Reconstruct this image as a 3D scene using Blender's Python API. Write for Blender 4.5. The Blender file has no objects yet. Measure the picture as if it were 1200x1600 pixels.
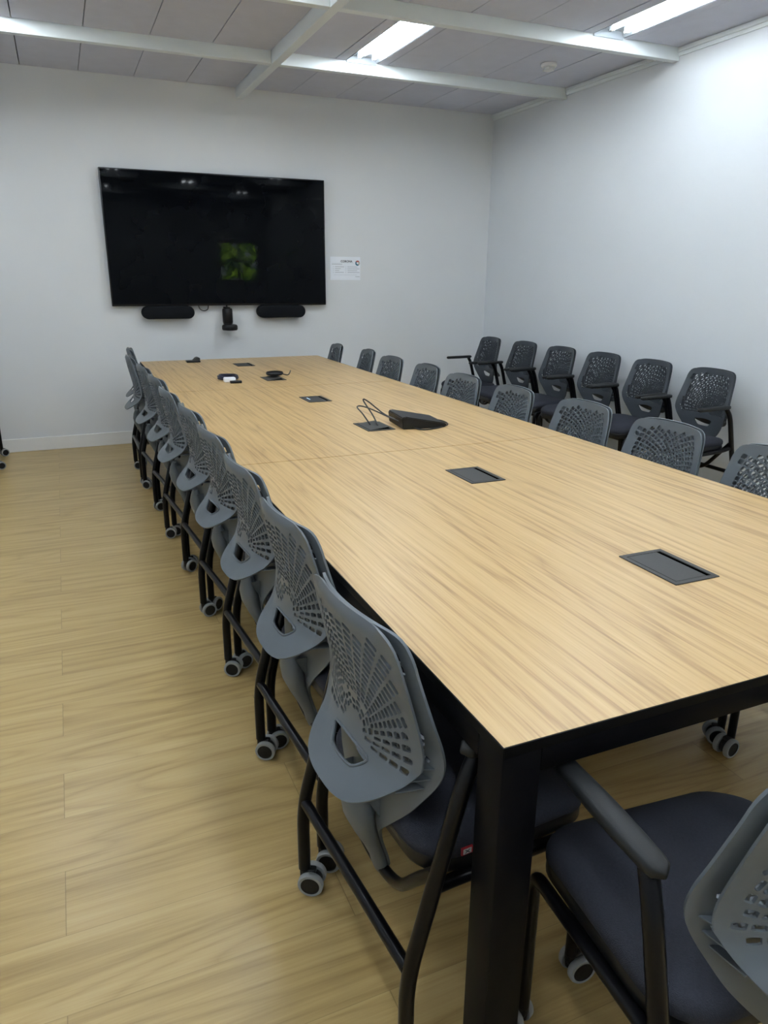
import bpy, bmesh, math, random
from mathutils import Vector, Matrix
from mathutils.geometry import delaunay_2d_cdt
import numpy as np

random.seed(7)
PI = math.pi
SC = bpy.context.scene
COL = SC.collection

# ------------------------------------------------------------------ camera
cam_data = bpy.data.cameras.new('camera')
cam = bpy.data.objects.new('camera', cam_data)
COL.objects.link(cam)
FW = Vector((0.37745987, 0.87235456, -0.31067919))
RT = Vector((0.91875011, -0.39476277, 0.00778358))
UP = Vector((0.11585453, 0.28837453, 0.95048296))
m4 = Matrix.Identity(4)
for i in range(3):
    m4[i][0] = RT[i]; m4[i][1] = UP[i]; m4[i][2] = -FW[i]
m4[2][3] = 1.3992
cam.matrix_world = m4
cam_data.sensor_fit = 'VERTICAL'
cam_data.sensor_height = 24.0
cam_data.lens = 24.0 * 1131.694 / 1600.0
cam_data.clip_start = 0.02
SC.camera = cam

# ------------------------------------------------------------------ world, exposure
world = bpy.data.worlds.new('world')
SC.world = world
world.use_nodes = True
wn = world.node_tree.nodes
wn['Background'].inputs[0].default_value = (0.75, 0.88, 1.0, 1)
wn['Background'].inputs[1].default_value = 9.0
sun_data = bpy.data.lights.new('sun', 'SUN'); sun_data.energy = 130.0; sun_data.angle = math.radians(1.5); sun_data.color = (1.0, 0.95, 0.85)
sun = bpy.data.objects.new('sun', sun_data); COL.objects.link(sun); sun.location = (3, 12, 12); sun.rotation_euler = (math.radians(-48), 0, math.radians(12))
SC.view_settings.view_transform = 'Standard'
SC.view_settings.look = 'None'
SC.view_settings.gamma = 1.0
SC.view_settings.use_curve_mapping = False
SC.view_settings.exposure = 0.0
TUBE_STRENGTH = 74.0
TUBE_COLOR = (0.87, 0.945, 1.0, 1)

# ------------------------------------------------------------------ fitted sizes of the room
TH = 0.74                                   # table top height
TX0, TX1 = 0.5217, 1.9805
TY = [0.7572, 2.5458, 4.3744, 6.0524]
WY, WX, ZC = 6.5077, 3.8923, 2.8175         # far wall, right wall, ceiling
LX, BY = -1.35, -2.1                        # left wall, wall behind the camera

# ------------------------------------------------------------------ helpers
def mat(name, color, rough=0.5, metal=0.0, spec=0.5, noise=None, bump=None, coat=0.0):
    m = bpy.data.materials.new(name)
    m.use_nodes = True
    nt = m.node_tree
    b = nt.nodes['Principled BSDF']
    b.inputs['Base Color'].default_value = (*color, 1)
    b.inputs['Roughness'].default_value = rough
    b.inputs['Metallic'].default_value = metal
    b.inputs['Specular IOR Level'].default_value = spec
    b.inputs['Coat Weight'].default_value = coat
    tc = nt.nodes.new('ShaderNodeTexCoord')
    if noise:
        sc_, amt = noise
        n = nt.nodes.new('ShaderNodeTexNoise'); n.inputs['Scale'].default_value = sc_
        n.inputs['Detail'].default_value = 4
        nt.links.new(tc.outputs['Object'], n.inputs['Vector'])
        r = nt.nodes.new('ShaderNodeMapRange')
        r.inputs['From Min'].default_value = 0.3; r.inputs['From Max'].default_value = 0.7
        r.inputs['To Min'].default_value = 1 - amt; r.inputs['To Max'].default_value = 1 + amt
        nt.links.new(n.outputs['Fac'], r.inputs['Value'])
        v = nt.nodes.new('ShaderNodeVectorMath'); v.operation = 'SCALE'
        v.inputs[0].default_value = color
        nt.links.new(r.outputs[0], v.inputs['Scale'])
        nt.links.new(v.outputs[0], b.inputs['Base Color'])
    if bump:
        sc_, st = bump
        n = nt.nodes.new('ShaderNodeTexNoise'); n.inputs['Scale'].default_value = sc_
        n.inputs['Detail'].default_value = 3
        nt.links.new(tc.outputs['Object'], n.inputs['Vector'])
        bp = nt.nodes.new('ShaderNodeBump'); bp.inputs['Strength'].default_value = st
        bp.inputs['Distance'].default_value = 0.002
        nt.links.new(n.outputs['Fac'], bp.inputs['Height'])
        nt.links.new(bp.outputs[0], b.inputs['Normal'])
    return m

def emit(name, color, strength):
    m = bpy.data.materials.new(name); m.use_nodes = True
    b = m.node_tree.nodes['Principled BSDF']
    b.inputs['Base Color'].default_value = (0.9, 0.9, 0.9, 1)
    b.inputs['Emission Color'].default_value = color
    b.inputs['Emission Strength'].default_value = strength
    return m

def wood(name, along, c_dark, c_mid, c_light, plank=None, rough=0.4, gs=1.0, bumpy=0.05, straight=False):
    """Oak-like grain along world axis 0 (X) or 1 (Y); plank=(length, width, x shift, y shift) lays staggered boards."""
    m = bpy.data.materials.new(name); m.use_nodes = True
    nt = m.node_tree; N = nt.nodes; L = nt.links
    b = N['Principled BSDF']; b.inputs['Roughness'].default_value = rough
    def math_(op, a, c=None):
        n = N.new('ShaderNodeMath'); n.operation = op
        for i, q in enumerate((a, c)):
            if q is None: continue
            if isinstance(q, (int, float)): n.inputs[i].default_value = q
            else: L.new(q, n.inputs[i])
        return n.outputs[0]
    tc = N.new('ShaderNodeTexCoord'); sp = N.new('ShaderNodeSeparateXYZ')
    L.new(tc.outputs['Object'], sp.inputs[0])
    a = sp.outputs[along]; c = sp.outputs[1 - along]
    rnd = None; seam = None
    if plank:
        PL, PW, sx, sy = plank
        yy = math_('DIVIDE', math_('SUBTRACT', c, sy), PW)
        row = math_('FLOOR', yy)
        off = math_('MULTIPLY', math_('MODULO', math_('ADD', row, 1000.0), 2.0), 0.5)
        xx = math_('ADD', math_('DIVIDE', math_('SUBTRACT', a, sx), PL), off)
        colu = math_('FLOOR', xx)
        cb = N.new('ShaderNodeCombineXYZ'); L.new(row, cb.inputs[0]); L.new(colu, cb.inputs[1])
        w = N.new('ShaderNodeTexWhiteNoise'); w.noise_dimensions = '2D'; L.new(cb.outputs[0], w.inputs['Vector'])
        rnd = w.outputs['Value']
        fy = math_('FRACT', yy); fx = math_('FRACT', xx)
        ey = math_('MULTIPLY', math_('MINIMUM', fy, math_('SUBTRACT', 1.0, fy)), PW)
        ex = math_('MULTIPLY', math_('MINIMUM', fx, math_('SUBTRACT', 1.0, fx)), PL)
        seam = math_('LESS_THAN', math_('MINIMUM', math_('MULTIPLY', ey, 1.8), ex), 0.0011)
    cv = N.new('ShaderNodeCombineXYZ')
    L.new(math_('MULTIPLY', a, (0.8 if straight else 0.9) * gs), cv.inputs[0]); L.new(math_('MULTIPLY', c, (55.0 if straight else 22.0) * gs), cv.inputs[1])
    if rnd is not None: L.new(math_('MULTIPLY', rnd, 47.0), cv.inputs[2])
    n1 = N.new('ShaderNodeTexNoise'); n1.inputs['Scale'].default_value = 1.0; n1.inputs['Detail'].default_value = 6
    n1.inputs['Roughness'].default_value = 0.62; n1.inputs['Distortion'].default_value = 0.25 if straight else 0.5
    L.new(cv.outputs[0], n1.inputs['Vector'])
    # cathedral bands: contour lines of a slow, stretched noise
    cv2 = N.new('ShaderNodeCombineXYZ')
    L.new(math_('MULTIPLY', a, (0.22 if straight else 0.55) * gs), cv2.inputs[0]); L.new(math_('MULTIPLY', c, 4.0 * gs), cv2.inputs[1])
    if rnd is not None: L.new(math_('MULTIPLY', rnd, 91.0), cv2.inputs[2])
    n2 = N.new('ShaderNodeTexNoise'); n2.inputs['Scale'].default_value = 1.0; n2.inputs['Detail'].default_value = 1.5
    L.new(cv2.outputs[0], n2.inputs['Vector'])
    band = math_('ABSOLUTE', math_('SINE', math_('MULTIPLY', n2.outputs['Fac'], 60.0 if straight else 46.0)))
    band = math_('POWER', band, 0.6)
    # fine fibre
    cv3 = N.new('ShaderNodeCombineXYZ')
    L.new(math_('MULTIPLY', a, 6.0), cv3.inputs[0]); L.new(math_('MULTIPLY', c, 190.0), cv3.inputs[1])
    n3 = N.new('ShaderNodeTexNoise'); n3.inputs['Scale'].default_value = 1.0; n3.inputs['Detail'].default_value = 2
    L.new(cv3.outputs[0], n3.inputs['Vector'])
    f = math_('ADD', math_('MULTIPLY', n1.outputs['Fac'], 0.75), math_('MULTIPLY', band, 0.10 if straight else 0.17))
    f = math_('ADD', f, math_('MULTIPLY', n3.outputs['Fac'], 0.30 if straight else 0.24))
    if rnd is not None: f = math_('ADD', f, math_('MULTIPLY', math_('SUBTRACT', rnd, 0.5), 0.09))
    r = N.new('ShaderNodeValToRGB')
    e = r.color_ramp.elements
    e[0].position = 0.43 if straight else 0.40; e[0].color = (*c_dark, 1)
    e[1].position = 0.86 if straight else 0.90; e[1].color = (*c_light, 1)
    k = e.new(0.60 if straight else 0.64); k.color = (*c_mid, 1)
    L.new(f, r.inputs[0])
    out = r.outputs[0]
    if seam is not None:
        mx = N.new('ShaderNodeMixRGB'); L.new(math_('MULTIPLY', seam, 0.45), mx.inputs[0]); L.new(out, mx.inputs[1])
        mx.inputs[2].default_value = (c_dark[0] * .35, c_dark[1] * .35, c_dark[2] * .35, 1)
        out = mx.outputs[0]
    L.new(out, b.inputs['Base Color'])
    bp = N.new('ShaderNodeBump'); bp.inputs['Strength'].default_value = bumpy; bp.inputs['Distance'].default_value = 0.001
    L.new(f, bp.inputs['Height']); L.new(bp.outputs[0], b.inputs['Normal'])
    return m

M = {}
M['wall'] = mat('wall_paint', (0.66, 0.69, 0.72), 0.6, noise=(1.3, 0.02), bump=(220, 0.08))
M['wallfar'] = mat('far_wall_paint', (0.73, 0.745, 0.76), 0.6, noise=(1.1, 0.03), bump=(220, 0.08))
M['ceil'] = mat('ceiling_panel_paint', (0.56, 0.575, 0.67), 0.55, noise=(9, 0.03))
M['gap'] = mat('ceiling_gap', (0.10, 0.10, 0.11), 0.8)
M['beam'] = mat('beam_white', (0.72, 0.77, 0.79), 0.32, noise=(6, 0.015))
M['white'] = mat('white_trim', (0.74, 0.74, 0.74), 0.4, noise=(8, 0.01))
M['skirt'] = mat('skirting_white', (0.82, 0.82, 0.81), 0.35, noise=(8, 0.01))
M['floor'] = wood('oak_vinyl_floor', 0, (0.325, 0.212, 0.075), (0.455, 0.320, 0.127), (0.550, 0.408, 0.188),
                  plank=(1.22, 0.1985, -0.76, 0.02), rough=0.34, gs=1.0)
M['top'] = wood('oak_laminate_top', 1, (0.320, 0.188, 0.074), (0.52, 0.345, 0.155), (0.63, 0.445, 0.218), rough=0.38, straight=True)
M['edge'] = mat('black_edge_band', (0.003, 0.003, 0.003), 0.5, spec=0.1, noise=(40, 0.1))
M['blackmetal'] = mat('black_powder_coat', (0.003, 0.003, 0.004), 0.45, spec=0.08, bump=(600, 0.05), noise=(30, 0.1))
M['tube'] = mat('black_steel_tube', (0.003, 0.003, 0.004), 0.28, spec=0.2, noise=(30, 0.1))
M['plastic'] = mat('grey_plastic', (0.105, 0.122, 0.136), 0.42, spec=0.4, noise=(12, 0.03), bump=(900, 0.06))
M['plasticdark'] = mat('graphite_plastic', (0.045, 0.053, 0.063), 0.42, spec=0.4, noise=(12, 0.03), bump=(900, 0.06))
M['fabric'] = mat('slate_fabric', (0.027, 0.029, 0.039), 0.9, spec=0.2, noise=(260, 0.12), bump=(700, 0.5))
M['armpad'] = mat('black_arm_pad', (0.010, 0.011, 0.012), 0.5, spec=0.3, noise=(60, 0.08), bump=(500, 0.1))
M['tyre'] = mat('grey_tyre', (0.27, 0.28, 0.28), 0.5, noise=(60, 0.06))
M['blackplastic'] = mat('black_plastic', (0.005, 0.005, 0.006), 0.42, spec=0.35, noise=(60, 0.1))
M['boxmetal'] = mat('charcoal_anodised', (0.040, 0.039, 0.038), 0.5, spec=0.3, metal=0.0, noise=(200, 0.06))
M['screen'] = mat('dark_screen_glass', (0.0015, 0.002, 0.003), 0.035, spec=0.08, noise=(3, 0.05))
M['slotdark'] = mat('matte_black', (0.001, 0.001, 0.001), 1.0, spec=0.0, noise=(50, .1))
M['bezel'] = mat('dark_bezel', (0.008, 0.008, 0.009), 0.35, metal=0.3, noise=(50, 0.05))
M['speakercloth'] = mat('speaker_cloth', (0.005, 0.006, 0.008), 0.9, spec=0.2, noise=(400, 0.3), bump=(900, 0.4))
M['paper'] = mat('white_paper', (0.88, 0.91, 0.97), 0.45, noise=(20, 0.01))
M['ink'] = mat('dark_ink', (0.03, 0.035, 0.05), 0.6, noise=(50, 0.05))
M['inkgrey'] = mat('grey_ink', (0.42, 0.44, 0.48), 0.6, noise=(50, 0.05))
M['logoblue'] = mat('logo_blue', (0.03, 0.16, 0.24), 0.5, noise=(50, 0.05))
M['logored'] = mat('logo_red', (0.50, 0.10, 0.07), 0.5, noise=(50, 0.05))
M['logogrey'] = mat('logo_sand', (0.55, 0.50, 0.40), 0.5, noise=(50, 0.05))
M['red'] = mat('red_tag', (0.45, 0.02, 0.03), 0.5, noise=(50, 0.05))
M['tagwhite'] = mat('tag_white', (0.7, 0.7, 0.7), 0.5, noise=(50, 0.03))
M['cable'] = mat('black_cable', (0.012, 0.012, 0.013), 0.4, noise=(50, 0.1))
M['navy'] = mat('navy_cable', (0.010, 0.012, 0.035), 0.4, noise=(50, 0.1))
M['bluelight'] = emit('blue_indicator', (0.15, 0.55, 1.0, 1), 0.6)
M['tubelight'] = emit('fluorescent_tube', TUBE_COLOR, TUBE_STRENGTH)
M['tubedim'] = emit('fluorescent_tube_dimmed', TUBE_COLOR, TUBE_STRENGTH * 0.55)  # same tube, output lowered only to even out the wall light
M['reflector'] = mat('lamp_reflector', (0.42, 0.46, 0.50), 0.3, noise=(20, 0.01))
M['leaf'] = mat('hedge_leaf', (0.20, 0.36, 0.03), 0.6, noise=(8, 0.35))
M['grass'] = mat('lawn', (0.16, 0.26, 0.07), 0.8, noise=(10, 0.3))
glass = bpy.data.materials.new('window_glass'); glass.use_nodes = True
gb = glass.node_tree.nodes['Principled BSDF']
gb.inputs['Transmission Weight'].default_value = 1.0; gb.inputs['Roughness'].default_value = 0.0
gb.inputs['IOR'].default_value = 1.45
M['glass'] = glass

def obj(name, bm, m, parent=None, smooth=40, loc=None):
    me = bpy.data.meshes.new(name)
    bmesh.ops.recalc_face_normals(bm, faces=bm.faces)
    if smooth:
        lim = math.radians(smooth)
        for f in bm.faces: f.smooth = True
        for e in bm.edges:
            if len(e.link_faces) == 2 and e.calc_face_angle(0) > lim: e.smooth = False
    bm.to_mesh(me); bm.free()
    for q in (m if isinstance(m, (list, tuple)) else [m]): me.materials.append(q)
    o = bpy.data.objects.new(name, me)
    COL.objects.link(o)
    if parent is not None: o.parent = parent
    if loc is not None: o.location = loc
    return o

def tag(o, label, cat, group=None):
    o['label'] = label; o['category'] = cat
    if group: o['group'] = group
    return o

def thing(name, label, cat, loc=(0, 0, 0), rz=0.0, group=None):
    o = bpy.data.objects.new(name, None); COL.objects.link(o)
    o.location = loc; o.rotation_euler = (0, 0, rz); o.empty_display_size = 0.1
    return tag(o, label, cat, group)

def struct(name, bm, m, smooth=0):
    o = obj(name, bm, m, None, smooth); o['kind'] = 'structure'
    return o

def dup(root, loc, rz, label, group=None):
    r = root.copy(); COL.objects.link(r); r.location = loc; r.rotation_euler = (0, 0, rz)
    r['label'] = label
    if group: r['group'] = group
    for ch in list(root.children):
        c = ch.copy(); COL.objects.link(c); c.parent = r
        for g in list(ch.children):
            d = g.copy(); COL.objects.link(d); d.parent = c
    return r

def box(bm, x0, x1, y0, y1, z0, z1, bev=0.0, mi=0, seg=2):
    vs = [bm.verts.new((x, y, z)) for z in (z0, z1) for y in (y0, y1) for x in (x0, x1)]
    q = [(0, 2, 3, 1), (4, 5, 7, 6), (0, 1, 5, 4), (2, 6, 7, 3), (0, 4, 6, 2), (1, 3, 7, 5)]
    fs = [bm.faces.new([vs[i] for i in f]) for f in q]
    for f in fs: f.material_index = mi
    if bev:
        es = list({e for f in fs for e in f.edges})
        bmesh.ops.bevel(bm, geom=es, offset=bev, segments=seg, affect='EDGES', profile=0.5)
    return bm

def smooth_path(pts, r=0.04, n=6):
    """Round the corners of a polyline."""
    pts = [Vector(p) for p in pts]
    out = [pts[0]]
    for i in range(1, len(pts) - 1):
        a, b, c = pts[i - 1], pts[i], pts[i + 1]
        d1 = min(r, (a - b).length * .49); d2 = min(r, (c - b).length * .49)
        p = b + (a - b).normalized() * d1; q = b + (c - b).normalized() * d2
        for k in range(n + 1):
            t = k / n
            out.append(p * (1 - t) ** 2 + b * 2 * t * (1 - t) + q * t ** 2)
    out.append(pts[-1])
    return out

def catmull(pts, n=8, closed=False):
    pts = [Vector(p) for p in pts]; out = []
    N_ = len(pts); rng = N_ if closed else N_ - 1
    for i in range(rng):
        if closed: p0, p1, p2, p3 = pts[i - 1], pts[i], pts[(i + 1) % N_], pts[(i + 2) % N_]
        else: p0, p1, p2, p3 = pts[max(i - 1, 0)], pts[i], pts[i + 1], pts[min(i + 2, N_ - 1)]
        for k in range(n):
            t = k / n
            out.append(0.5 * ((2 * p1) + (p2 - p0) * t + (2 * p0 - 5 * p1 + 4 * p2 - p3) * t * t + (3 * p1 - p0 - 3 * p2 + p3) * t ** 3))
    if not closed: out.append(pts[-1])
    return out

def tube(bm, path, r, seg=10, closed=False, radii=None, squash=None, mi=0):
    path = [Vector(p) for p in path]; n = len(path)
    rings = []; up = None
    for i, p in enumerate(path):
        if closed: t = path[(i + 1) % n] - path[i - 1]
        else: t = path[min(i + 1, n - 1)] - path[max(i - 1, 0)]
        t.normalize()
        if up is None:
            up = Vector((0, 1, 0)) if abs(t.y) < .9 else Vector((1, 0, 0))
        s = t.cross(up).normalized(); up = s.cross(t).normalized()
        rr = radii[i] if radii else r
        kx, ky = squash if squash else (1, 1)
        rings.append([bm.verts.new(p + s * math.cos(2 * PI * k / seg) * rr * kx + up * math.sin(2 * PI * k / seg) * rr * ky) for k in range(seg)])
    m = n if closed else n - 1
    for i in range(m):
        a, b = rings[i], rings[(i + 1) % n]
        for k in range(seg):
            f = bm.faces.new((a[k], a[(k + 1) % seg], b[(k + 1) % seg], b[k])); f.material_index = mi
    if not closed:
        for q in (rings[0], rings[-1]):
            f = bm.faces.new(q); f.material_index = mi
    return bm

def lathe(bm, prof, axis='z', seg=24, c=(0, 0, 0), mi=0, mis=None):
    """prof: (radius, height) pairs."""
    c = Vector(c); rings = []
    for r, h in prof:
        ring = []
        for k in range(seg):
            a = 2 * PI * k / seg
            u, v = r * math.cos(a), r * math.sin(a)
            p = Vector((u, v, h)) if axis == 'z' else (Vector((u, h, v)) if axis == 'y' else Vector((h, u, v)))
            ring.append(bm.verts.new(c + p))
        rings.append(ring)
    for i in range(len(rings) - 1):
        for k in range(seg):
            f = bm.faces.new((rings[i][k], rings[i][(k + 1) % seg], rings[i + 1][(k + 1) % seg], rings[i + 1][k]))
            f.material_index = mis[i] if mis else mi
    for q, j in ((rings[0], 0), (rings[-1], -1)):
        f = bm.faces.new(q); f.material_index = (mis[j] if mis else mi)
    return bm

def B(): return bmesh.new()

# ================================================================== SETTING
struct('floor', box(B(), LX - .1, WX + .1, BY - .1, WY + .1, -0.06, 0), M['floor'])
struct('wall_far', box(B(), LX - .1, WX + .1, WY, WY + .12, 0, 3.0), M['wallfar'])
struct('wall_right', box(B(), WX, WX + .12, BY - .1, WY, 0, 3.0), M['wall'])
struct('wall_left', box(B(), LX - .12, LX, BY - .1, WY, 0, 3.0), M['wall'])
# wall behind the camera with a window opening
WX0, WX1, WZ0, WZ1 = 2.95, 3.72, 1.25, 2.0
bm = B()
box(bm, LX, WX0, BY - .12, BY, 0, 3.0); box(bm, WX1, WX, BY - .12, BY, 0, 3.0)
box(bm, WX0, WX1, BY - .12, BY, 0, WZ0); box(bm, WX0, WX1, BY - .12, BY, WZ1, 3.0)
struct('wall_back', bm, M['wall'])
bm = B()
for x in (WX0, (WX0 + WX1) / 2 - .02, WX1 - .04): box(bm, x, x + .04, BY - .09, BY - .04, WZ0, WZ1)
for z in (WZ0, (WZ0 + WZ1) / 2, WZ1 - .04): box(bm, WX0, WX1, BY - .088, BY - .042, z, z + .04)
w1 = struct('window_1', bm, M['white'])
pane = obj('pane', box(B(), WX0 + .02, WX1 - .02, BY - .068, BY - .062, WZ0 + .02, WZ1 - .02), M['glass'], w1, 0)
# outside the window
o = struct('ground_outside', box(B(), -4, 9, BY - 9, BY - .14, -0.3, -0.1), M['grass'])
bm = B()
rr = random.Random(3)
for k in range(5200):
    c = Vector((rr.uniform(0.2, 6.5), BY - 3.4 + rr.gauss(0, .28), rr.uniform(-.1, 2.3)))
    d = Vector((rr.gauss(0, 1), rr.gauss(0, 1), rr.gauss(0, 1))).normalized(); e = d.orthogonal().normalized(); s = rr.uniform(.07, .15)
    bm.faces.new([bm.verts.new(c + d * s), bm.verts.new(c + e * s * .45), bm.verts.new(c - d * s), bm.verts.new(c - e * s * .45)])
hd = tag(obj('hedge', bm, M['leaf'], None, 0), 'green leafy hedge outside the window behind the camera', 'hedge'); hd['kind'] = 'stuff'

# baseboards
struct('baseboard_far', box(B(), LX, WX, WY - .014, WY, 0, .108, .003), M['skirt'])
struct('baseboard_right', box(B(), WX - .014, WX, BY, WY - .014, 0, .085, .003), M['white'])
struct('baseboard_left', box(B(), LX, LX + .014, BY, WY - .014, 0, .085, .003), M['white'])
# crown trim along the right wall
bm = B(); box(bm, WX - .022, WX, BY, WY, ZC - .028, ZC, .004); box(bm, WX - .010, WX, BY, WY, ZC - .05, ZC - .026, .002)
struct('trim_1', bm, M['beam'])

# ceiling: panels between beams, lamp bays
BX0, BW, NP = 1.49, 0.06, 6
BAYW = WX - (BX0 + BW)                      # bay width between lengthwise beams
PW = BAYW / NP
BYS = [5.40 - 1.19 * k for k in range(7)]   # camera-side face of each crosswise beam
BD = 0.055
lamp_cells = []
xcells = []
for base in (BX0 + BW, BX0 - BAYW):
    for k in range(NP): xcells.append((base + k * PW, base + (k + 1) * PW, base == BX0 + BW, k))
for k in range(3): xcells.append((BX0 - BAYW - BW - (k + 1) * PW, BX0 - BAYW - BW - k * PW, False, 100 + k))
rows = [(BYS[0] + BD, WY)] + [(BYS[k + 1] + BD, BYS[k]) for k in range(6)] + [(BY, BYS[6])]
bm = B(); g = 0.0028
rr = random.Random(11)
for ri, (y0, y1) in enumerate(rows):
    for (x0, x1, right, k) in xcells:
        if x1 <= LX: continue
        x0 = max(x0, LX)
        lamp = (k == 1 and ri % 2 == 1) or (k == 4 and ri % 2 == 0 and ri > 0)
        if lamp and ri < 7: lamp_cells.append((x0, x1, y0, y1, ri, right)); continue
        dz = rr.uniform(0, .002)
        box(bm, x0 + g, x1 - g, y0 + .003, y1 - .003, ZC + dz, ZC + .02)
ceil = struct('ceiling', bm, M['ceil'])
bm = B(); box(bm, LX - .1, WX + .1, BY - .1, WY + .1, ZC + .09, ZC + .15)
struct('ceiling_slab', bm, M['gap'])
bm = B(); box(bm, BX0, BX0 + BW, BY, WY, ZC - .078, ZC + .085, .003); struct('trim_2', bm, M['beam'])
bm = B(); box(bm, BX0 - BAYW - BW, BX0 - BAYW, BY, WY, ZC - .078, ZC + .085, .003); struct('trim_3', bm, M['beam'])
ti = 4
for y in BYS:
    bm = B()
    box(bm, BX0 + BW + .001, WX, y, y + BD, ZC - .076, ZC + .085, .003)
    box(bm, BX0 - BAYW + .001, BX0 - .001, y, y + BD, ZC - .076, ZC + .085, .003)
    box(bm, LX, BX0 - BAYW - BW - .001, y, y + BD, ZC - .076, ZC + .085, .003)
    struct('trim_%d' % ti, bm, M['beam']); ti += 1

# ================================================================== LAMPS (fluorescent fixtures set into the ceiling)
def make_lamp(L, tube_mat):
    t = thing('ceiling_lamp', '', 'ceiling light', (0, 0, 0))
    W2 = PW / 2 - .003
    # side plates, sloping reflector
    obj('side_plate', box(B(), -W2, -.121, -L / 2, L / 2, -.001, .018), M['ceil'], t, 0); obj('side_plate', box(B(), +.121, W2, -L / 2, L / 2, -.001, .018), M['ceil'], t, 0)
    bm = B()
    a = .112
    pr = [(-a, .0), (-a + .02, .03), (-.012, .03), (0, .018), (.012, .03), (a - .02, .03), (a, .0)]
    vs = [[bm.verts.new((x, s * L / 2, z)) for x, z in pr] for s in (-1, 1)]
    for i in range(len(pr) - 1): bm.faces.new((vs[0][i], vs[0][i + 1], vs[1][i + 1], vs[1][i]))
    for s in (-1, 1): box(bm, -a, a, s * L / 2 - .003, s * L / 2 + .003, -.012, .03)
    obj('reflector', bm, M['reflector'], t, 0)
    for s in (-1, 1):
        bm = B()
        lathe(bm, [(.008, -.435), (.0135, -.43), (.0135, .43), (.008, .435)], 'y', 16, (s * .055, .02, .010))
        obj('lamp_tube', bm, tube_mat, t, 50)
        for e in (-1, 1): obj('lamp_holder', box(B(), s * .055 - .012, s * .055 + .012, .02 + e * .447 - .012, .02 + e * .447 + .012, -.006, .03, .003), M['white'], t, 0)
    for s in (-1, 1): obj('air_slot', box(B(), s * .1165 - .0035, s * .1165 + .0035, -L / 2 + .02, L / 2 - .02, .006, .010), M['gap'], t, 0)
    return t
LG = 'twin tube fluorescent ceiling lights'
Lc = rows[1][1] - rows[1][0] - .008
lamp_labels = {}
protos = {}
for (x0, x1, y0, y1, ri, right) in lamp_cells:
    if ri == 1 and right: lab = 'far one of the two lit ceiling lamps, between two white beams above the table'
    elif ri == 2 and right: lab = 'lit ceiling lamp near the right wall, cut off by the top of the photo'
    else: lab = 'unseen lit ceiling lamp, %s beam, row %s from far wall' % ('right of long' if right else 'left of long', ['one', 'two', 'three', 'four', 'five', 'six', 'seven'][ri])
    loc = ((x0 + x1) / 2, (y0 + y1) / 2, ZC)
    dimmed = x0 > 3.0                          # tube output along the right wall turned down to soften its bright patch
    if dimmed not in protos:
        q = protos[dimmed] = make_lamp(Lc, M['tubedim' if dimmed else 'tubelight']); q.location = loc; q['label'] = lab; q['group'] = LG
    else: dup(protos[dimmed], loc, 0, lab, LG)

# smoke detector
t = thing('smoke_detector', 'small round white smoke detector on the ceiling near the right wall', 'smoke detector', (3.345, 4.88, ZC))
obj('base', lathe(B(), [(.056, 0), (.055, -.016), (.048, -.022), (.02, -.022)], 'z', 32), M['skirt'], t)
bm = B(); lathe(bm, [(.03, -.020), (.036, -.030), (.036, -.040), (.028, -.046), (.010, -.047)], 'z', 32)
for k in range(6):
    a = k * PI / 3; c = Vector((.038 * math.cos(a), .038 * math.sin(a), 0))
    box(bm, c.x - .005, c.x + .005, c.y - .005, c.y + .005, -.042, -.02, .001)
obj('sensor_cap', bm, M['white'], t)

# ================================================================== CONFERENCE TABLE
table = thing('conference_table', 'long light oak conference table with black frame filling the room', 'table', ((TX0 + TX1) / 2, (TY[0] + TY[3]) / 2, 0))
TC = table.location.copy()
def loc_box(x0, x1, y0, y1, z0, z1, bev=0.0):
    return box(B(), x0 - TC.x, x1 - TC.x, y0 - TC.y, y1 - TC.y, z0, z1, bev)
for i in range(3):
    y0, y1 = TY[i] + (.0026 if i else 0), TY[i + 1] - (.0026 if i < 2 else 0)
    e = .0025
    tt = obj('tabletop', loc_box(TX0 + e, TX1 - e, y0 + (e if i == 0 else 0), y1 - (e if i == 2 else 0), TH - .018, TH), M['top'], table, 0)
    bm = B()
    bx = [(TX0, TX0 + e - .0002, y0, y1), (TX1 - e + .0002, TX1, y0, y1)]
    if i == 0: bx.append((TX0 + e, TX1 - e, y0, y0 + e - .0002))
    if i == 2: bx.append((TX0 + e, TX1 - e, y1 - e + .0002, y1))
    for q in bx: box(bm, q[0] - TC.x, q[1] - TC.x, q[2] - TC.y, q[3] - TC.y, TH - .018, TH - .0004)
    obj('edge_band', bm, M['edge'], tt, 0)
zt = TH - .0182; zb = .680
RW = .05
for x0, x1 in ((TX0 + .0005, TX0 + RW), (TX1 - RW, TX1 - .0005)):
    obj('rail', loc_box(x0, x1, TY[0] + .0705, TY[3] - .0705, zb, zt, .002), M['blackmetal'], table)
for y0, y1 in ((TY[0] + .0005, TY[0] + RW), (TY[3] - RW, TY[3] - .0005)):
    obj('rail', loc_box(TX0 + .0705, TX1 - .0705, y0, y1, zb, zt, .002), M['blackmetal'], table)
for y in (TY[1], TY[2]):
    obj('rail', loc_box(TX0 + RW + .001, TX1 - RW - .001, y - .03, y + .03, zb + .006, zt, .002), M['blackmetal'], table)
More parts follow.
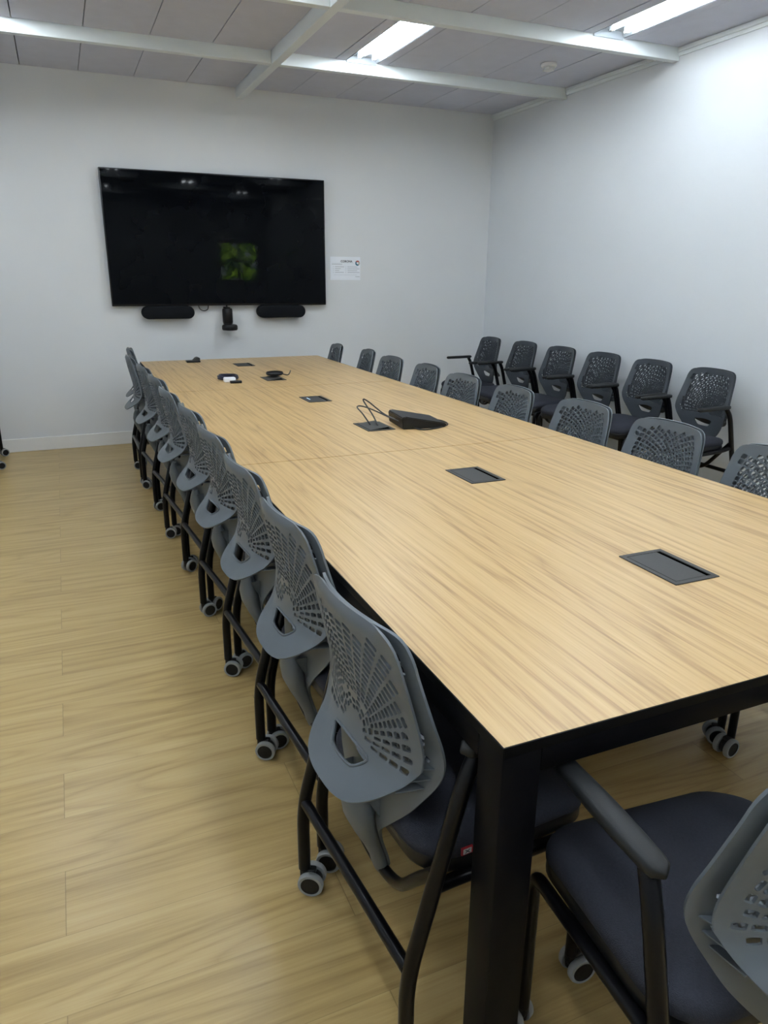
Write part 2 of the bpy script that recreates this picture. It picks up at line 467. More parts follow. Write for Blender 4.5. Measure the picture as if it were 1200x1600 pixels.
for y0 in (TY[0] + .0005, TY[1] - .035, TY[2] - .035, TY[3] - .0705):
    for x0 in (TX0 + .0005, TX1 - .0705):
        inset = 0 if y0 == TY[0] + .0005 else .50 * (1 if x0 < 1 else -1)
        lg = obj('leg', loc_box(x0 + inset, x0 + .07 + inset, y0, y0 + .07, .008, zt if not inset else zb + .004, .003), M['blackmetal'], table)
        obj('foot_pad', lathe(B(), [(.022, 0), (.022, .008)], 'z', 20, (x0 + inset + .035 - TC.x, y0 + .035 - TC.y, 0)), M['blackplastic'], lg)

# cable boxes let into the table top
def cable_box(cx, cy, w=.132, h=.19, opened=0.0):
    f = B(); z = TH
    def r(bm, x0, x1, y0, y1, z0, z1, bev=.0): box(bm, cx + x0 - TC.x, cx + x1 - TC.x, cy + y0 - TC.y, cy + y1 - TC.y, z0, z1, bev)
    w2, h2, m = w / 2, h / 2, .013
    r(f, -w2, -w2 + m, -h2, h2, z + .0002, z + .0028, .0006); r(f, w2 - m, w2, -h2, h2, z + .0002, z + .0028, .0006)
    r(f, -w2 + m, w2 - m, -h2, -h2 + m, z + .0002, z + .0028); r(f, -w2 + m, w2 - m, h2 - m, h2, z + .0002, z + .0028)
    fr = obj('cable_box', f, M['boxmetal'], table, 0)
    dk = B(); r(dk, -w2 + m, w2 - m, -h2 + m, h2 - m, z + .0002, z + .0006)
    obj('slot_shade', dk, M['slotdark'], fr, 0)  # shade of the opening put in as a flat black sheet on the tabletop
    l = B()
    if opened:
        lw = w - 2 * m - .016
        a = opened
        vs = []
        for s, t_ in ((0, 0), (0, .002), (lw, 0), (lw, .002)):
            for y in (-h2 + m + .002, h2 - m - .002):
                vs.append(l.verts.new((cx - w2 + m + .003 + s * math.cos(a) - t_ * math.sin(a) - TC.x, cy + y - TC.y, z + .0012 + s * math.sin(a) + t_ * math.cos(a))))
        for q in ((0, 1, 3, 2), (4, 6, 7, 5), (0, 4, 5, 1), (2, 3, 7, 6), (0, 2, 6, 4), (1, 5, 7, 3)): l.faces.new([vs[i] for i in q])
    else:
        r(l, -w2 + m + .002, w2 - m - .013, -h2 + m + .002, h2 - m - .0015, z + .0006, z + .0026, .0005)
    obj('lid', l, M['boxmetal'], fr, 0)
    return fr
boxes = [(1.266, 1.210, 0), (1.257, 2.112, 0), (1.255, 3.025, .10), (1.243, 3.850, 0), (1.243, 4.745, .12), (1.236, 5.580, 0)]
fr_list = [cable_box(x, y, opened=a) for x, y, a in boxes]
bm = B(); box(bm, 1.205 - TC.x, 1.212 - TC.x, 3.835 - TC.y, 3.895 - TC.y, TH + .0027, TH + .0032)
obj('indicator_light', bm, M['bluelight'], fr_list[3], 0)

# ================================================================== CHAIRS
def fine(tab, n=400):
    tab = sorted(tab)
    xs = np.array([a for a, b in tab]); ys = np.array([b for a, b in tab])
    p = catmull([(a, b, 0) for a, b in tab], 12)
    px = np.array([q.x for q in p]); py = np.array([q.y for q in p])
    return lambda s: float(np.interp(s, px, py))

def resample(pts, d):
    out = [pts[0]]; acc = 0
    for a, b in zip(pts[:-1], pts[1:]):
        L = math.dist(a, b); n = 0
        t = d - acc
        while t <= L:
            out.append((a[0] + (b[0] - a[0]) * t / L, a[1] + (b[1] - a[1]) * t / L)); t += d
        acc = (acc + L) % d
    if math.dist(out[-1], pts[-1]) > d * .4: out.append(pts[-1])
    else: out[-1] = pts[-1]
    return out

HOLE_C = (0.0, .592)
def slots(halfw, s_top, s_bot, margin):
    """Slots fanned over radial rows; each leans the mirror way of its row."""
    res = []
    dth = math.radians(8.2)
    for it in range(-1, 24):
        th = (it - .5) * dth + math.radians(3.9)
        low = 1 - sstep(.20, .62, abs(math.sin(th)))
        pr = .0138 * (1 + .85 * low)
        r = (.046 if it % 2 else .076) + (.35 * pr if it % 4 < 2 else 0)
        while r < .34:
            tang = r * dth * (2 if r < .076 else 1)
            y = HOLE_C[0] + r * math.cos(th); s = HOLE_C[1] + r * math.sin(th)
            r += pr
            if s > s_top or s < s_bot or abs(y) > halfw(s) - margin: continue
            ar = pr * (.33 + .07 * low); at = min(tang * (.40 - .13 * low), .0135)
            er = (math.cos(th), math.sin(th)); et = (-er[1], er[0])
            sh = .35 * (1 - low) * math.cos(th)
            poly = []
            for u, v in ((-1, -.75), (-.6, -1), (.6, -1), (1, -.75), (1, .75), (.6, 1), (-.6, 1), (-1, .75)):
                q = u * ar + sh * v * at
                poly.append((y + q * er[0] + v * at * et[0], s + q * er[1] + v * at * et[1]))
            res.append((poly, (y, s), max(ar, at)))
    return res

def lattice(halfw, s_top, s_bot, margin):
    """Diamond openings between two families of crossing spirals."""
    res = []; dth = math.radians(6.2); g = 1.051; c0 = (0.0, .535)
    r = .070; j = 0
    while r < .36:
        for it in range(-3, 33):
            th = (it + (.5 if j % 2 else 0)) * dth - math.radians(.8)
            y = c0[0] + r * math.cos(th); s = c0[1] + r * math.sin(th)
            if s > s_top or s < s_bot or abs(y) > halfw(s) - margin: continue
            a = .5 * r * dth * .79; b = r * (g - 1) * .79
            er = (math.cos(th), math.sin(th)); et = (-er[1], er[0])
            poly = []
            for u, v in ((-.86, -.14), (-.14, -.86), (.14, -.86), (.86, -.14), (.86, .14), (.14, .86), (-.14, .86), (-.86, .14)):
                poly.append((y + u * b * er[0] + v * a * et[0], s + u * b * er[1] + v * a * et[1]))
            res.append((poly, (y, s), max(a, b) * .9))
        r *= g; j += 1
    return res

def panel(outline_half, P, holes, thick, grid=.0145):
    """outline_half: (y>=0, s) from bottom centre to top centre.  P(y,s)->Vector.  Returns a bmesh of a curved, pierced, thick sheet."""
    half = resample([(q.x, q.y) for q in catmull([(a, b, 0) for a, b in outline_half], 10)], .011)
    half[0] = (0, half[0][1]); half[-1] = (0, half[-1][1])
    outl = half + [(-y, s) for y, s in reversed(half[1:-1])]
    ol = np.array(outl)
    verts = list(outl); hid = [-1] * len(verts); edges = [(i, (i + 1) % len(outl)) for i in range(len(outl))]
    for hi, (poly, c, rad) in enumerate(holes):
        b0 = len(verts); n = len(poly)
        verts += poly; hid += [hi] * n
        edges += [(b0 + i, b0 + (i + 1) % n) for i in range(n)]
    allp = np.array(verts)
    hp = [np.array(h[0]) for h in holes]
    def inside(pt, poly):
        x, y = pt; c = False; n = len(poly)
        for i in range(n):
            x1, y1 = poly[i]; x2, y2 = poly[i - 1]
            if (y1 > y) != (y2 > y) and x < (x2 - x1) * (y - y1) / (y2 - y1) + x1: c = not c
        return c
    smin, smax = ol[:, 1].min(), ol[:, 1].max(); ymax = ol[:, 0].max()
    hc = np.array([h[1] for h in holes]) if holes else np.zeros((0, 2)); hr = np.array([h[2] for h in holes]) if holes else np.zeros(0)
    j = 0; s = smin + grid / 2
    while s < smax:
        y = -ymax + (grid / 2 if j % 2 else 0)
        while y < ymax:
            d = np.hypot(ol[:, 0] - y, ol[:, 1] - s).min()
            ok = d > grid * .45 and inside((y, s), outl)
            if ok and len(hc):
                dd = np.hypot(hc[:, 0] - y, hc[:, 1] - s) - hr
                k = dd.argmin()
                if dd[k] < .0035:
                    ok = False
                    if holes[k][2] > .02: ok = not inside((y, s), holes[k][0]) and np.hypot(hp[k][:, 0] - y, hp[k][:, 1] - s).min() > .006
            if ok: verts.append((y, s)); hid.append(-2)
            y += grid
        s += grid * .87; j += 1
    vv, ee, ff, ov, oe, of = delaunay_2d_cdt([Vector(v) for v in verts], edges, [], 0, 1e-6)
    ids = [(hid[o[0]] if o else -2) for o in ov]
    bm = B(); h = 1e-4
    A, C_ = [], []
    for v in vv:
        y, s_ = v
        p = P(y, s_); n = (P(y + h, s_) - P(y - h, s_)).cross(P(y, s_ + h) - P(y, s_ - h)).normalized()
        if n.x < 0: n = -n
        A.append(bm.verts.new(p + n * thick / 2)); C_.append(bm.verts.new(p - n * thick / 2))
    cnt = {}
    for f in ff:
        a = ids[f[0]]
        if a >= 0 and all(ids[i] == a for i in f): continue
        cx = sum(vv[i][0] for i in f) / len(f); cy = sum(vv[i][1] for i in f) / len(f)
        if not inside((cx, cy), outl): continue
        if any(h_[2] > .02 and inside((cx, cy), h_[0]) for h_ in holes): continue
        bm.faces.new([A[i] for i in f]); bm.faces.new([C_[i] for i in reversed(f)])
        for i in range(len(f)):
            e = (f[i], f[(i + 1) % len(f)])
            if (e[1], e[0]) in cnt: del cnt[(e[1], e[0])]
            else: cnt[e] = 1
    for a, b in cnt: bm.faces.new((A[b], A[a], C_[a], C_[b]))
    for v in [v for v in bm.verts if not v.link_faces]: bm.verts.remove(v)
    return bm

def sstep(a, b, x):
    t = min(max((x - a) / (b - a), 0), 1); return t * t * (3 - 2 * t)

# --- sitter-side back panel
FP_W = [(.25, .026), (.30, .030), (.35, .037), (.385, .052), (.41, .074), (.45, .110), (.49, .143), (.53, .168), (.56, .185), (.59, .198), (.62, .203), (.68, .197), (.74, .189), (.80, .180), (.86, .170)]
fw_ = fine(FP_W)
FP_X = fine([(.24, .084), (.28, .078), (.34, .059), (.40, .046), (.46, .043), (.52, .043), (.58, .043), (.64, .039), (.70, .025), (.76, .012), (.81, .004), (.88, -.004)])
FTOP = .857
def P_front(y, s):
    return Vector((FP_X(s) + .046 * sstep(.36, .58, s) * (y / .2) ** 2, y, s - .006 * (y / .17) ** 2 * sstep(.74, .86, s)))
front_half = [(0, .252), (.016, .252), (.025, .264)] + [(fw_(s), s) for s in (.30, .35, .385, .41, .45, .49, .53, .56, .585, .60, .62, .65, .68, .72, .76, .79, .812)] + [(.171, .832), (.160, .848), (.140, .856), (.10, FTOP), (.05, FTOP), (0, FTOP)]
# --- rear shell: its lower lip kicks out backwards
RP_W = [(.48, .185), (.52, .188), (.56, .196), (.60, .194), (.64, .189), (.70, .183), (.74, .179), (.80, .172), (.86, .163)]
rw_ = fine(RP_W)
RP_X = fine([(.47, -.064), (.50, -.048), (.53, -.022), (.56, .003), (.59, .015), (.62, .019), (.66, .018), (.70, .011), (.74, .003), (.79, -.007), (.84, -.015), (.88, -.019)])
def hem(y): return .501 + .118 * min(abs(y) / .193, 1) ** 3.3
def P_rear(y, s):
    roll = .012 * sstep(.846, .864, s) * (1 - sstep(.10, .16, abs(y)))
    d = min(rw_(min(max(s, .5), .86)) - abs(y), s - hem(y), .87 - s)
    rim = .0045 * (1 - sstep(.010, .026, d))
    return Vector((RP_X(s) + (.020 + .024 * sstep(.50, .57, s)) * (y / .2) ** 2 + roll - rim, y, s - .006 * (y / .17) ** 2 * sstep(.74, .86, s)))
rear_half = [(y, hem(y)) for y in (0, .04, .08, .11, .135, .155, .170, .181, .188)] + [(rw_(s), s) for s in (.635, .66, .69, .72, .76, .79, .815)] + [(.163, .838), (.151, .852), (.13, .859), (.08, .862), (.04, .862), (0, .862)]
def handle(zc, w, h):
    pts = [(-w, h * .75), (-w * .5, h * .98), (0, h * 1.05), (w * .5, h * .98), (w, h * .75), (w * 1.0, h * .2), (w * .72, -h * .75), (w * .5, -h), (0, -h * 1.05), (-w * .5, -h), (-w * .72, -h * .75), (-w * 1.0, h * .2)]
    pts = [(a, zc + b) for a, b in pts]
    q = catmull([(a, b, 0) for a, b in pts], 2, True)
    return ([(p.x, p.y) for p in q], (0, zc), w)
def with_handle(sl, hd):
    out = []
    for s in sl:
        if max(abs(s[1][0]) - .078, 0) + max(abs(s[1][1] - hd[1][1]) - .031, 0) <= 0: continue
        out.append(s)
    return out + [hd]
def make_back_meshes():
    hF = handle(.530, .064, .022); hR = handle(.560, .066, .0165)
    bf = panel(front_half, P_front, with_handle(lattice(lambda s: fw_(s), .826, .585, .032), hF), .006)
    # spine: rounded column that carries the back
    path = [(P_front(0, s) + Vector((-.010 - .012 * sstep(.30, .42, s), 0, 0))) for s in (.240, .252, .28, .32, .36, .40, .43, .46, .485)]
    tube(bf, path, .03, 18, radii=[.020, .025, .029, .034, .041, .050, .052, .040, .020], squash=(.55, 1))
    for sgn in (-1, 1):
        for s in (.555, .58, .605):
            y = (fw_(s) - .026) * sgn
            p = P_front(y, s); q = P_rear(min(abs(y), .175) * sgn, s)
            for zz in (0,):
                vs = [bf.verts.new(Vector(a) + Vector((0, b, c))) for c in (-.0012, .0012) for a, b in ((p, .012 * sgn), (p, -.02 * sgn), (q, -.02 * sgn), (q, 0))]
                for f in ((0, 1, 2, 3), (7, 6, 5, 4), (0, 4, 5, 1), (1, 5, 6, 2), (2, 6, 7, 3), (3, 7, 4, 0)): bf.faces.new([vs[i] for i in f])
        # small gusset under the shell
        y = .045 * sgn
        p = P_front(y * 1.3, .45); vs = [bf.verts.new(p + Vector(d)) for d in ((-.002, -.001, -.03), (-.002, -.001, .03), (-.034, -.001, .03), (-.002, .001, -.03), (-.002, .001, .03), (-.034, .001, .03))]
        for f in ((0, 1, 2), (5, 4, 3), (0, 3, 4, 1), (1, 4, 5, 2), (2, 5, 3, 0)): bf.faces.new([vs[i] for i in f])
    br = panel(rear_half, P_rear, with_handle(slots(lambda s: min(rw_(s), .190), .826, .590, .030), hR), .005)
    rim = [P_rear(a, b) + Vector((-.003, 0, 0)) for a, b in hR[0]]
    tube(br, rim, .0032, 8, closed=True)
    return bf, br

def rrect(a, b, r, n=8):
    pts = []
    for cx, cy, a0 in ((a - r, b - r, 0), (-a + r, b - r, 90), (-a + r, -b + r, 180), (a - r, -b + r, 270)):
        for k in range(n + 1):
            t = math.radians(a0 + 90 * k / n); pts.append((cx + r * math.cos(t), cy + r * math.sin(t)))
    return pts

SX, SA, SB = .245, .198, .222                # seat centre x, half length, half width
def seat_layers(bm, layers, warp=None):
    rings = []
    for ins, z in layers:
        rings.append([])
        for x, y in rrect(SA - ins, SB - ins, max(.085 - ins * .6, .012)):
            p = Vector((SX + x, y, z))
            if warp: p.z += warp(p)
            rings[-1].append(bm.verts.new(p))
    n = len(rings[0])
    for i in range(len(rings) - 1):
        for k in range(n): bm.faces.new((rings[i][k], rings[i][(k + 1) % n], rings[i + 1][(k + 1) % n], rings[i + 1][k]))
    bm.faces.new(rings[0]); bm.faces.new(rings[-1])
    return bm
def warp_seat(p):
    return -.018 * sstep(SX + .08, SX + SA, p.x) - .010 * (1 - abs(p.y / SB) ** 2) * sstep(SX + .1, SX - .1, p.x) * 0.6

LY = .243                                    # half distance between the side frames
def make_chair(label, plastic, group):
    t = thing('meeting_chair', label, 'chair', (0, 0, 0), 0, group)
    seat = obj('seat', seat_layers(B(), [(.004, .428), (0, .434), (0, .446), (.004, .456), (.014, .463), (.03, .467), (.06, .470), (.11, .472), (.17, .473)], warp_seat), M['fabric'], t, 60)
    # little red tag sewn into the side of the seat
    bm = B(); box(bm, .117, .140, -SB - .0016, -SB + .002, .4355, .4500)
    box(bm, .120, .137, -SB - .0022, -SB, .4375, .4480, mi=1)
    for s in (-1, 1):
        vs = [bm.verts.new((.1285 + dx, -SB - .0025, .44275 + dz)) for dx, dz in ((-.006, -.0035 * s), (-.003, -.0035 * s), (.006, .0035 * s), (.003, .0035 * s))]
        f = bm.faces.new(vs); f.material_index = 2
    tg = obj('tag', bm, [M['red'], M['tagwhite'], M['ink']], seat, 0); tg['label'] = 'small red and white sewn tag'
    obj('seat_pan', seat_layers(B(), [(.03, .386), (.008, .392), (.002, .404), (.002, .424), (.004, .429)], lambda p: -.016 * sstep(SX + .08, SX + SA, p.x)), M['blackplastic'], t, 50)
    bf, br = BACKS
    o = obj('backrest', bf.copy(), plastic, t, 45)
    obj('back_shell', br.copy(), plastic, t, 45)
    for s in (-1, 1):
        y = s * LY
        # rear leg: caster up, bend, lean forward to the arm
        path = smooth_path([(0, y, .062), (0, y, .235), (.100, y, .610), (.128, y * .965, .652)], .06, 7)
        obj('leg', tube(B(), path, .0145, 14), M['tube'], t, 60)
        bm = B(); tube(bm, smooth_path([(.405, y * .93, .062), (.405, y * .93, .380), (.36, y * .93, .382), (.10, y * .93, .395), (.052, y * .985, .412)], .045, 6), .0125, 12)
        obj('leg', bm, M['tube'], t, 60)
        # arm pad
        bm = B(); rings = []
        n = 22
        for k in range(n + 1):
            u = k / n; x = .098 + .262 * u
            e = min(u, 1 - u) * .262; q = math.sqrt(max(1 - (max(.022 - e, 0) / .022) ** 2, .02))
            w = (.018 + .004 * math.sin(PI * min(u * 1.15, 1))) * q; hgt = .012 * math.sqrt(q)
            zc = .664 - .004 * u
            ring = []
            for j in range(14):
                a = 2 * PI * j / 14
                cc, ss = math.cos(a), math.sin(a)
                ring.append(bm.verts.new((x, y * .955 + w * math.copysign(abs(cc) ** .6, cc), zc + hgt * math.copysign(abs(ss) ** .7, ss))))
            rings.append(ring)
        for i in range(n):
            for j in range(14): bm.faces.new((rings[i][j], rings[i][(j + 1) % 14], rings[i + 1][(j + 1) % 14], rings[i + 1][j]))
        bm.faces.new(rings[0]); bm.faces.new(rings[-1])
        obj('armrest', bm, M['armpad'], t, 60)
    obj('crossbar', tube(B(), [(.005, -LY + .008, .250), (.005, LY - .008, .250)], .0125, 12), M['tube'], t, 60)
    path = smooth_path([(.055, -LY + .006, .440), (.062, -LY * .68, .36), (.074, -LY * .30, .248), (.074, LY * .30, .248), (.062, LY * .68, .36), (.055, LY - .006, .440)], .07, 7)
    obj('back_support', tube(B(), path, .012, 12), M['tube'], t, 60)
    for s in (-1, 1):
        for x, y in ((0, s * LY), (.405, s * LY * .93)):
            bm = B()
            lathe(bm, [(.010, .030), (.012, .062)], 'z', 12)
            # hood between the wheels
            prof = [(.008, -.009), (.022, -.009), (.024, -.007), (.024, .007), (.022, .009), (.008, .009)]
            lathe(bm, prof, 'y', 20, (-.018, 0, .031))
            box(bm, -.028, .010, -.010, .010, .040, .062, .004)
            c = obj('caster', bm, M['blackplastic'], t, 50, (x, y, 0))
            c.rotation_euler = (0, 0, PI + random.uniform(-.7, .7))
            for e in (-1, 1):
                bm = B()
                y0 = .0105; y1 = .026
                lathe(bm, [(.012, e * y0), (.029, e * y0), (.0305, e * (y0 + .002)), (.0305, e * (y1 - .003)), (.0285, e * y1), (.0225, e * y1), (.0215, e * (y1 - .002)), (.004, e * (y1 - .001))], 'y', 28, (-.018, 0, .0305), mis=[0, 0, 0, 0, 0, 1, 1])
                obj('wheel', bm, [M['tyre'], M['blackplastic']], c, 40)
    return t

BACKS = make_back_meshes()
def reroll(ch):
    for c in ch.children:
        if c.name.startswith('caster'): c.rotation_euler = (0, 0, PI + random.uniform(-.7, .7))

ORD = ['first', 'second', 'third', 'fourth', 'fifth', 'sixth', 'seventh', 'eighth', 'ninth', 'tenth']
GL = 'grey chairs along the left side of the table'
GR = 'grey chairs along the right side of the table'
GW = 'graphite chairs standing along the right wall'
left = [(.398, 1.090, 4.6), (.424, 1.625, 4), (.432, 2.140, 4), (.437, 2.655, 5), (.438, 3.175, 4), (.42, 3.715, 4), (.425, 4.235, 5), (.41, 4.775, 4), (.385, 5.34, 0), (.435, 5.89, -3)]
chair = None
for i, (x, y, a) in enumerate(left):
    lab = ('nearest grey chair on the left side of the table, large in the foreground' if i == 0 else
           'grey chair at the far end of the left row, next to the TV wall' if i == 9 else
           '%s grey chair from the camera along the left side of the table' % ORD[i])
    if chair is None:
        chair = make_chair(lab, M['plastic'], GL); chair.location = (x, y, 0); chair.rotation_euler = (0, 0, math.radians(a)); c = chair
    else: c = dup(chair, (x, y, 0), math.radians(a), lab, GL)
    reroll(c)
right = [1.10, 1.62, 2.14, 2.65, 3.157, 3.665, 4.175, 4.685, 5.195, 5.705]
rx = [2.15, 2.16, 2.165, 2.16, 2.115, 2.10, 2.125, 2.10, 2.13, 2.06]
ra = [0, 2, 3, 2, -2, 2, -3, 0, -8, -7]
for i, y in enumerate(right):
    j = len(right) - 1 - i
    lab = ('nearest grey chair right of the table, only its front casters in view' if i == 0 else
           'grey chair right of the table, its backrest cut by the right photo edge' if i == 1 else
           'grey chair at the far end of the right row, nearest the TV wall' if j == 0 else
           '%s grey chair from the far end along the right side of the table' % ORD[j])
    reroll(dup(chair, (rx[i], y, 0), PI + math.radians(ra[i]), lab, GR))
c = dup(chair, (.855, .418, 0), math.radians(85), 'grey chair at the near end of the table, cut off by the bottom right corner'); reroll(c)
del c['group']
wally = [5.935, 5.43, 4.922, 4.415, 3.905, 3.380]
wchair = None
for i, y in enumerate(wally):
    lab = ('graphite chair in the far corner, first of the row along the right wall' if i == 0 else
           'graphite chair nearest the camera in the row along the right wall' if i == 5 else
           '%s graphite chair from the far corner along the right wall' % ORD[i])
    a = PI + math.radians([-3, -2, 0, 1, 0, 1][i]); x = [3.66, 3.70, 3.71, 3.72, 3.72, 3.71][i]
    if wchair is None:
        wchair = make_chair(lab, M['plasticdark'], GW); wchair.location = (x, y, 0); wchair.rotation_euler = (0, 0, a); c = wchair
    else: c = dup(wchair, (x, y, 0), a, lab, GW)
    reroll(c)
c = dup(chair, (-.968, 6.16, 0), 0, 'chair by the left wall, only its black casters showing at the left edge'); reroll(c); del c['group']

# ================================================================== TV WALL
tx0, tx1, tz0, tz1 = .3842, 2.2041, 1.1426, 2.1702
tv = thing('television', 'large black flat television on the far white wall', 'television', ((tx0 + tx1) / 2, WY, (tz0 + tz1) / 2))
w2, h2 = (tx1 - tx0) / 2, (tz1 - tz0) / 2
obj('cabinet', box(B(), -w2, w2, -.060, -.030, -h2, h2, .004), M['bezel'], tv)
obj('screen', box(B(), -w2 + .009, w2 - .009, -.0625, -.0598, -h2 + .016, h2 - .009), M['screen'], tv, 0)
obj('wall_mount', box(B(), -.35, .35, -.031, -.001, -.25, .25, .003), M['blackmetal'], tv)
def soundbar(x0, x1, z0, z1, label):
    t = thing('sound_bar', label, 'speaker', ((x0 + x1) / 2, WY, (z0 + z1) / 2), 0, 'speaker bars under the television')
    a, b = (x1 - x0) / 2, (z1 - z0) / 2
    bm = B(); o1 = rrect(a, b, b * .98, 8)
    rings = []
    for ins, y in ((.0, -.022), (0, -.085), (.004, -.092), (.010, -.095)):
        rings.append([bm.verts.new((x * (a - ins) / a, y, z * (b - ins) / b)) for x, z in o1])
    n = len(o1)
    for i in range(3):
        for k in range(n): bm.faces.new((rings[i][k], rings[i][(k + 1) % n], rings[i + 1][(k + 1) % n], rings[i + 1][k]))
    bm.faces.new(rings[0]); bm.faces.new(rings[-1])
    obj('body', bm, M['speakercloth'], t, 50)
    for s in (-1, 1): obj('bracket', box(B(), s * a * .5 - .02, s * a * .5 + .02, -.024, -.001, -.02, .02, .002), M['blackmetal'], t)
soundbar(.607, 1.030, 1.040, 1.142, 'left one of the two rounded black speaker bars under the television')
soundbar(1.570, 2.000, 1.038, 1.142, 'right one of the two rounded black speaker bars under the television')
t = thing('conference_camera', 'black conference camera hanging upside down under the television', 'camera', (1.305, WY - .085, 1.1))
obj('lens_body', lathe(B(), [(.030, .022), (.040, .018), (.043, .0), (.043, -.095), (.038, -.102)], 'z', 28), M['blackplastic'], t)
bm = B(); lathe(bm, [(.050, -.112), (.062, -.117), (.066, -.128), (.066, -.150), (.060, -.160), (.035, -.163)], 'z', 32, (.012, -.01, 0)); lathe(bm, [(.032, -.10), (.034, -.114)], 'z', 24)
obj('base', bm, M['blackplastic'], t)
obj('trim_ring', lathe(B(), [(.0385, -.1015), (.0415, -.1025), (.0415, -.1065), (.0385, -.1075)], 'z', 28), M['bezel'], t)
bm = B(); box(bm, -.02, .02, -.03, .084, .020, .030, .003); tube(bm, [(0, .01, .02), (0, .015, .05)], .006, 8)
obj('bracket', bm, M['blackmetal'], t)
cp = catmull([(1.075, WY - .012, 1.16), (1.085, WY - .02, 1.118), (1.115, WY - .03, 1.100), (1.150, WY - .03, 1.112), (1.160, WY - .02, 1.15)], 8)
tag(obj('cable', tube(B(), cp, .004, 8), M['cable']), 'short black cable loop hanging below the television', 'cable')

# notice on the wall
t = thing('notice_sheet', 'white printed notice with a coloured round emblem right of the television', 'notice', (2.414, WY, 1.455))
NW, NH = .145, .1
obj('sheet', box(B(), -NW, NW, -.0018, -.0003, -NH, NH), M['paper'], t, 0)
bm = B()
def bar(x0, x1, z, h): box(bm, x0, x1, -.0023, -.0017, z - h / 2, z + h / 2)
bar(-.13, -.03, .036, .004)
for k, (l, r_) in enumerate(((.088, .095), (.055, .115), (.040, .093), (.085, .118))):
    z = .014 - k * .016
    bar(-.100, -.100 + l, z, .0035); bar(.020, .020 + r_, z, .0035)
    bar(-.118, -.113, z, .004); bar(.002, .007, z, .004)
bar(-.11, .11, -.055, .0012); bar(.095, .138, -.070, .0035); bar(-.13, .085, .046, .0008)
obj('small_print', bm, M['inkgrey'], t, 0)
def text_mesh(s, size, ext):
    cu = bpy.data.curves.new('lettering', 'FONT'); cu.body = s; cu.size = size; cu.align_x = 'CENTER'; cu.align_y = 'CENTER'; cu.extrude = ext; cu.offset = size * .03
    o = bpy.data.objects.new('lettering', cu); COL.objects.link(o)
    dg = bpy.context.evaluated_depsgraph_get()
    me = bpy.data.meshes.new_from_object(o.evaluated_get(dg))
    bpy.data.objects.remove(o); bpy.data.curves.remove(cu)
    return me
me = text_mesh('CORONA', .025, .0003); me.materials.append(M['ink'])
o = bpy.data.objects.new('title', me); COL.objects.link(o); o.parent = t; o.location = (.012, -.002, .060); o.rotation_euler = (PI / 2, 0, 0)
bm = B(); tube(bm, [(-.047, -.002, .069), (-.043, -.002, .063), (-.049, -.002, .058), (-.045, -.002, .051)], .0016, 6)
obj('emblem', bm, M['inkgrey'], t)
bm = B(); n = 36
for k in range(n):
    a0, a1 = 2 * PI * k / n, 2 * PI * (k + 1) / n
    ra_, rb_ = .0095, .0225
    vs = [bm.verts.new((.118 + r_ * math.cos(a), -.0022, .047 + r_ * math.sin(a))) for r_, a in ((ra_, a0), (rb_, a0), (rb_, a1), (ra_, a1))]
    f = bm.faces.new(vs); f.material_index = 1 if 4 <= k < 14 else (0 if 14 <= k < 30 else 2)
obj('emblem', bm, [M['logoblue'], M['logored'], M['logogrey']], t, 0)

# ================================================================== THINGS ON THE TABLE
# wedge shaped conference console
t = thing('conference_console', 'black wedge shaped conference console with perforated top lying on the table', 'console', (1.455, 3.005, TH), math.radians(-6))
bm = B()
prof = [(-.095, 0), (.10, 0), (.115, .006), (.112, .020), (-.085, .058), (-.10, .052)]
vs = [[bm.verts.new((x, y, z)) for x, z in prof] for y in (-.105, .105)]
n = len(prof)
for k in range(n): bm.faces.new((vs[0][k], vs[0][(k + 1) % n], vs[1][(k + 1) % n], vs[1][k]))
bm.faces.new(vs[0]); bm.faces.new(vs[1])
bmesh.ops.bevel(bm, geom=list(bm.edges), offset=.004, segments=2, affect='EDGES')
obj('body', bm, M['blackplastic'], t, 50)
ang = math.atan2(.038, .197)
bm = B()
for i in range(9):
    for j in range(14):
        u = -.06 + i * .016; y = -.085 + j * .013
        z = .058 - (u + .085) * math.tan(ang) + .0002
        vs = [bm.verts.new((u + dx, y + dy, z - dx * math.tan(ang) + .0004)) for dx, dy in ((-.004, -.003), (.004, -.003), (.004, .003), (-.004, .003))]
        bm.faces.new(vs)
g_ = obj('speaker_grille', bm, M['boxmetal'], t, 0)
zt_ = TH + .004
c1 = catmull([(1.24, 3.03, zt_ + .004), (1.215, 3.06, zt_ + .05), (1.21, 3.12, zt_ + .075), (1.255, 3.11, zt_ + .07), (1.33, 3.0, zt_ + .035), (1.385, 2.935, zt_ + .010), (1.42, 2.872, zt_), (1.50, 2.875, zt_), (1.585, 2.93, zt_), (1.605, 3.01, zt_), (1.585, 3.075, zt_), (1.565, 3.105, zt_ + .004)], 8)
tag(obj('cable', tube(B(), c1, .0032, 8), M['cable']), 'black cable looping from the open table box around the wedge console', 'cable')
c2 = catmull([(1.265, 3.00, zt_ + .004), (1.262, 3.06, zt_ + .045), (1.245, 3.13, zt_ + .10), (1.262, 3.12, zt_ + .098), (1.31, 3.05, zt_ + .05), (1.345, 3.02, zt_ + .03), (1.352, 3.01, zt_ + .028)], 8)
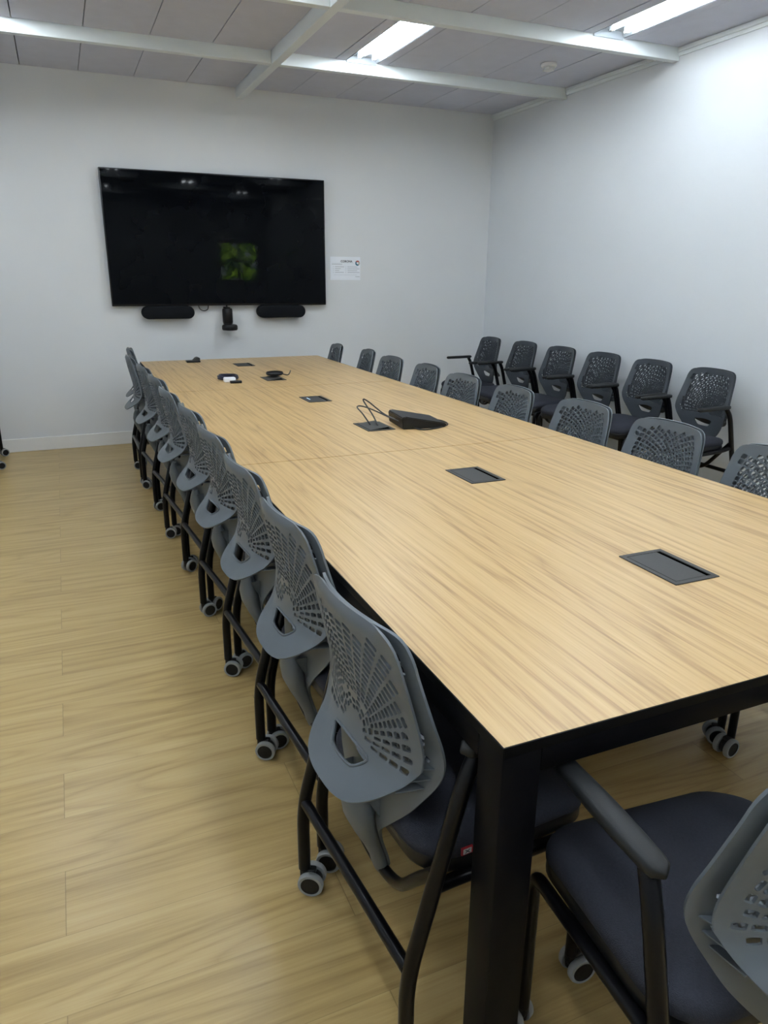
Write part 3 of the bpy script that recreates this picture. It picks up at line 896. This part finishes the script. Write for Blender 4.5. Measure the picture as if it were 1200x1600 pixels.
tag(obj('cable', tube(B(), c2, .0035, 8), M['cable']), 'black cable standing up in a loop from the open table box to the console', 'cable')
# flat puck on the second open box
t = thing('speakerphone_puck', 'flat round black puck lying on the open table box near the far end', 'speakerphone', (1.262, 4.775, TH + .020))
obj('body', lathe(B(), [(.046, 0), (.056, .005), (.058, .014), (.053, .022), (.03, .026)], 'z', 32), M['blackplastic'], t)
obj('cord', tube(B(), catmull([(.045, -.02, .008), (.075, -.05, .004), (.095, -.03, .014), (.115, .02, .022)], 6), .004, 8), M['cable'], t)
# coil of dark cable with a white adapter, small black block in front
rr = random.Random(5); pts = []
for k in range(140):
    a = k / 140 * 2 * PI * 5
    pts.append((.958 + (.058 + .006 * math.sin(a * .37)) * math.cos(a), 4.815 + (.085 + .006 * math.cos(a * .61)) * math.sin(a), TH + .006 + .022 * k / 140 + .002 * math.sin(a * 2.3)))
tag(obj('cable_coil', tube(B(), pts, .0055, 8), M['navy']), 'coil of dark navy cable lying near the far end of the table', 'cable')
t = tag(obj('power_adapter', box(B(), -.037, .037, -.02, .02, 0, .03, .006), M['paper'], None, 50, (.942, 4.69, TH)), 'white adapter lying in front of the dark cable coil', 'adapter')
tag(obj('adapter_block', box(B(), -.036, .036, -.016, .016, 0, .016, .003), M['blackplastic'], None, 50, (.968, 4.625, TH)), 'small flat black block in front of the white adapter', 'adapter')
# dark stand at the far end
t = thing('desk_stand', 'small dark wedge stand near the far left end of the table', 'stand', (.905, 5.885, TH))
obj('base', box(B(), -.052, .052, -.035, .035, 0, .014, .003), M['blackplastic'], t)
bm = B(); vs = [[bm.verts.new((x, y, z)) for x, z in ((-.005, .013), (.05, .013), (.052, .032), (.032, .040), (.018, .034))] for y in (-.03, .03)]
for k in range(5): bm.faces.new((vs[0][k], vs[0][(k + 1) % 5], vs[1][(k + 1) % 5], vs[1][k]))
bm.faces.new(vs[0]); bm.faces.new(vs[1]); bmesh.ops.bevel(bm, geom=list(bm.edges), offset=.003, segments=2, affect='EDGES')
obj('cradle', bm, M['boxmetal'], t, 50)
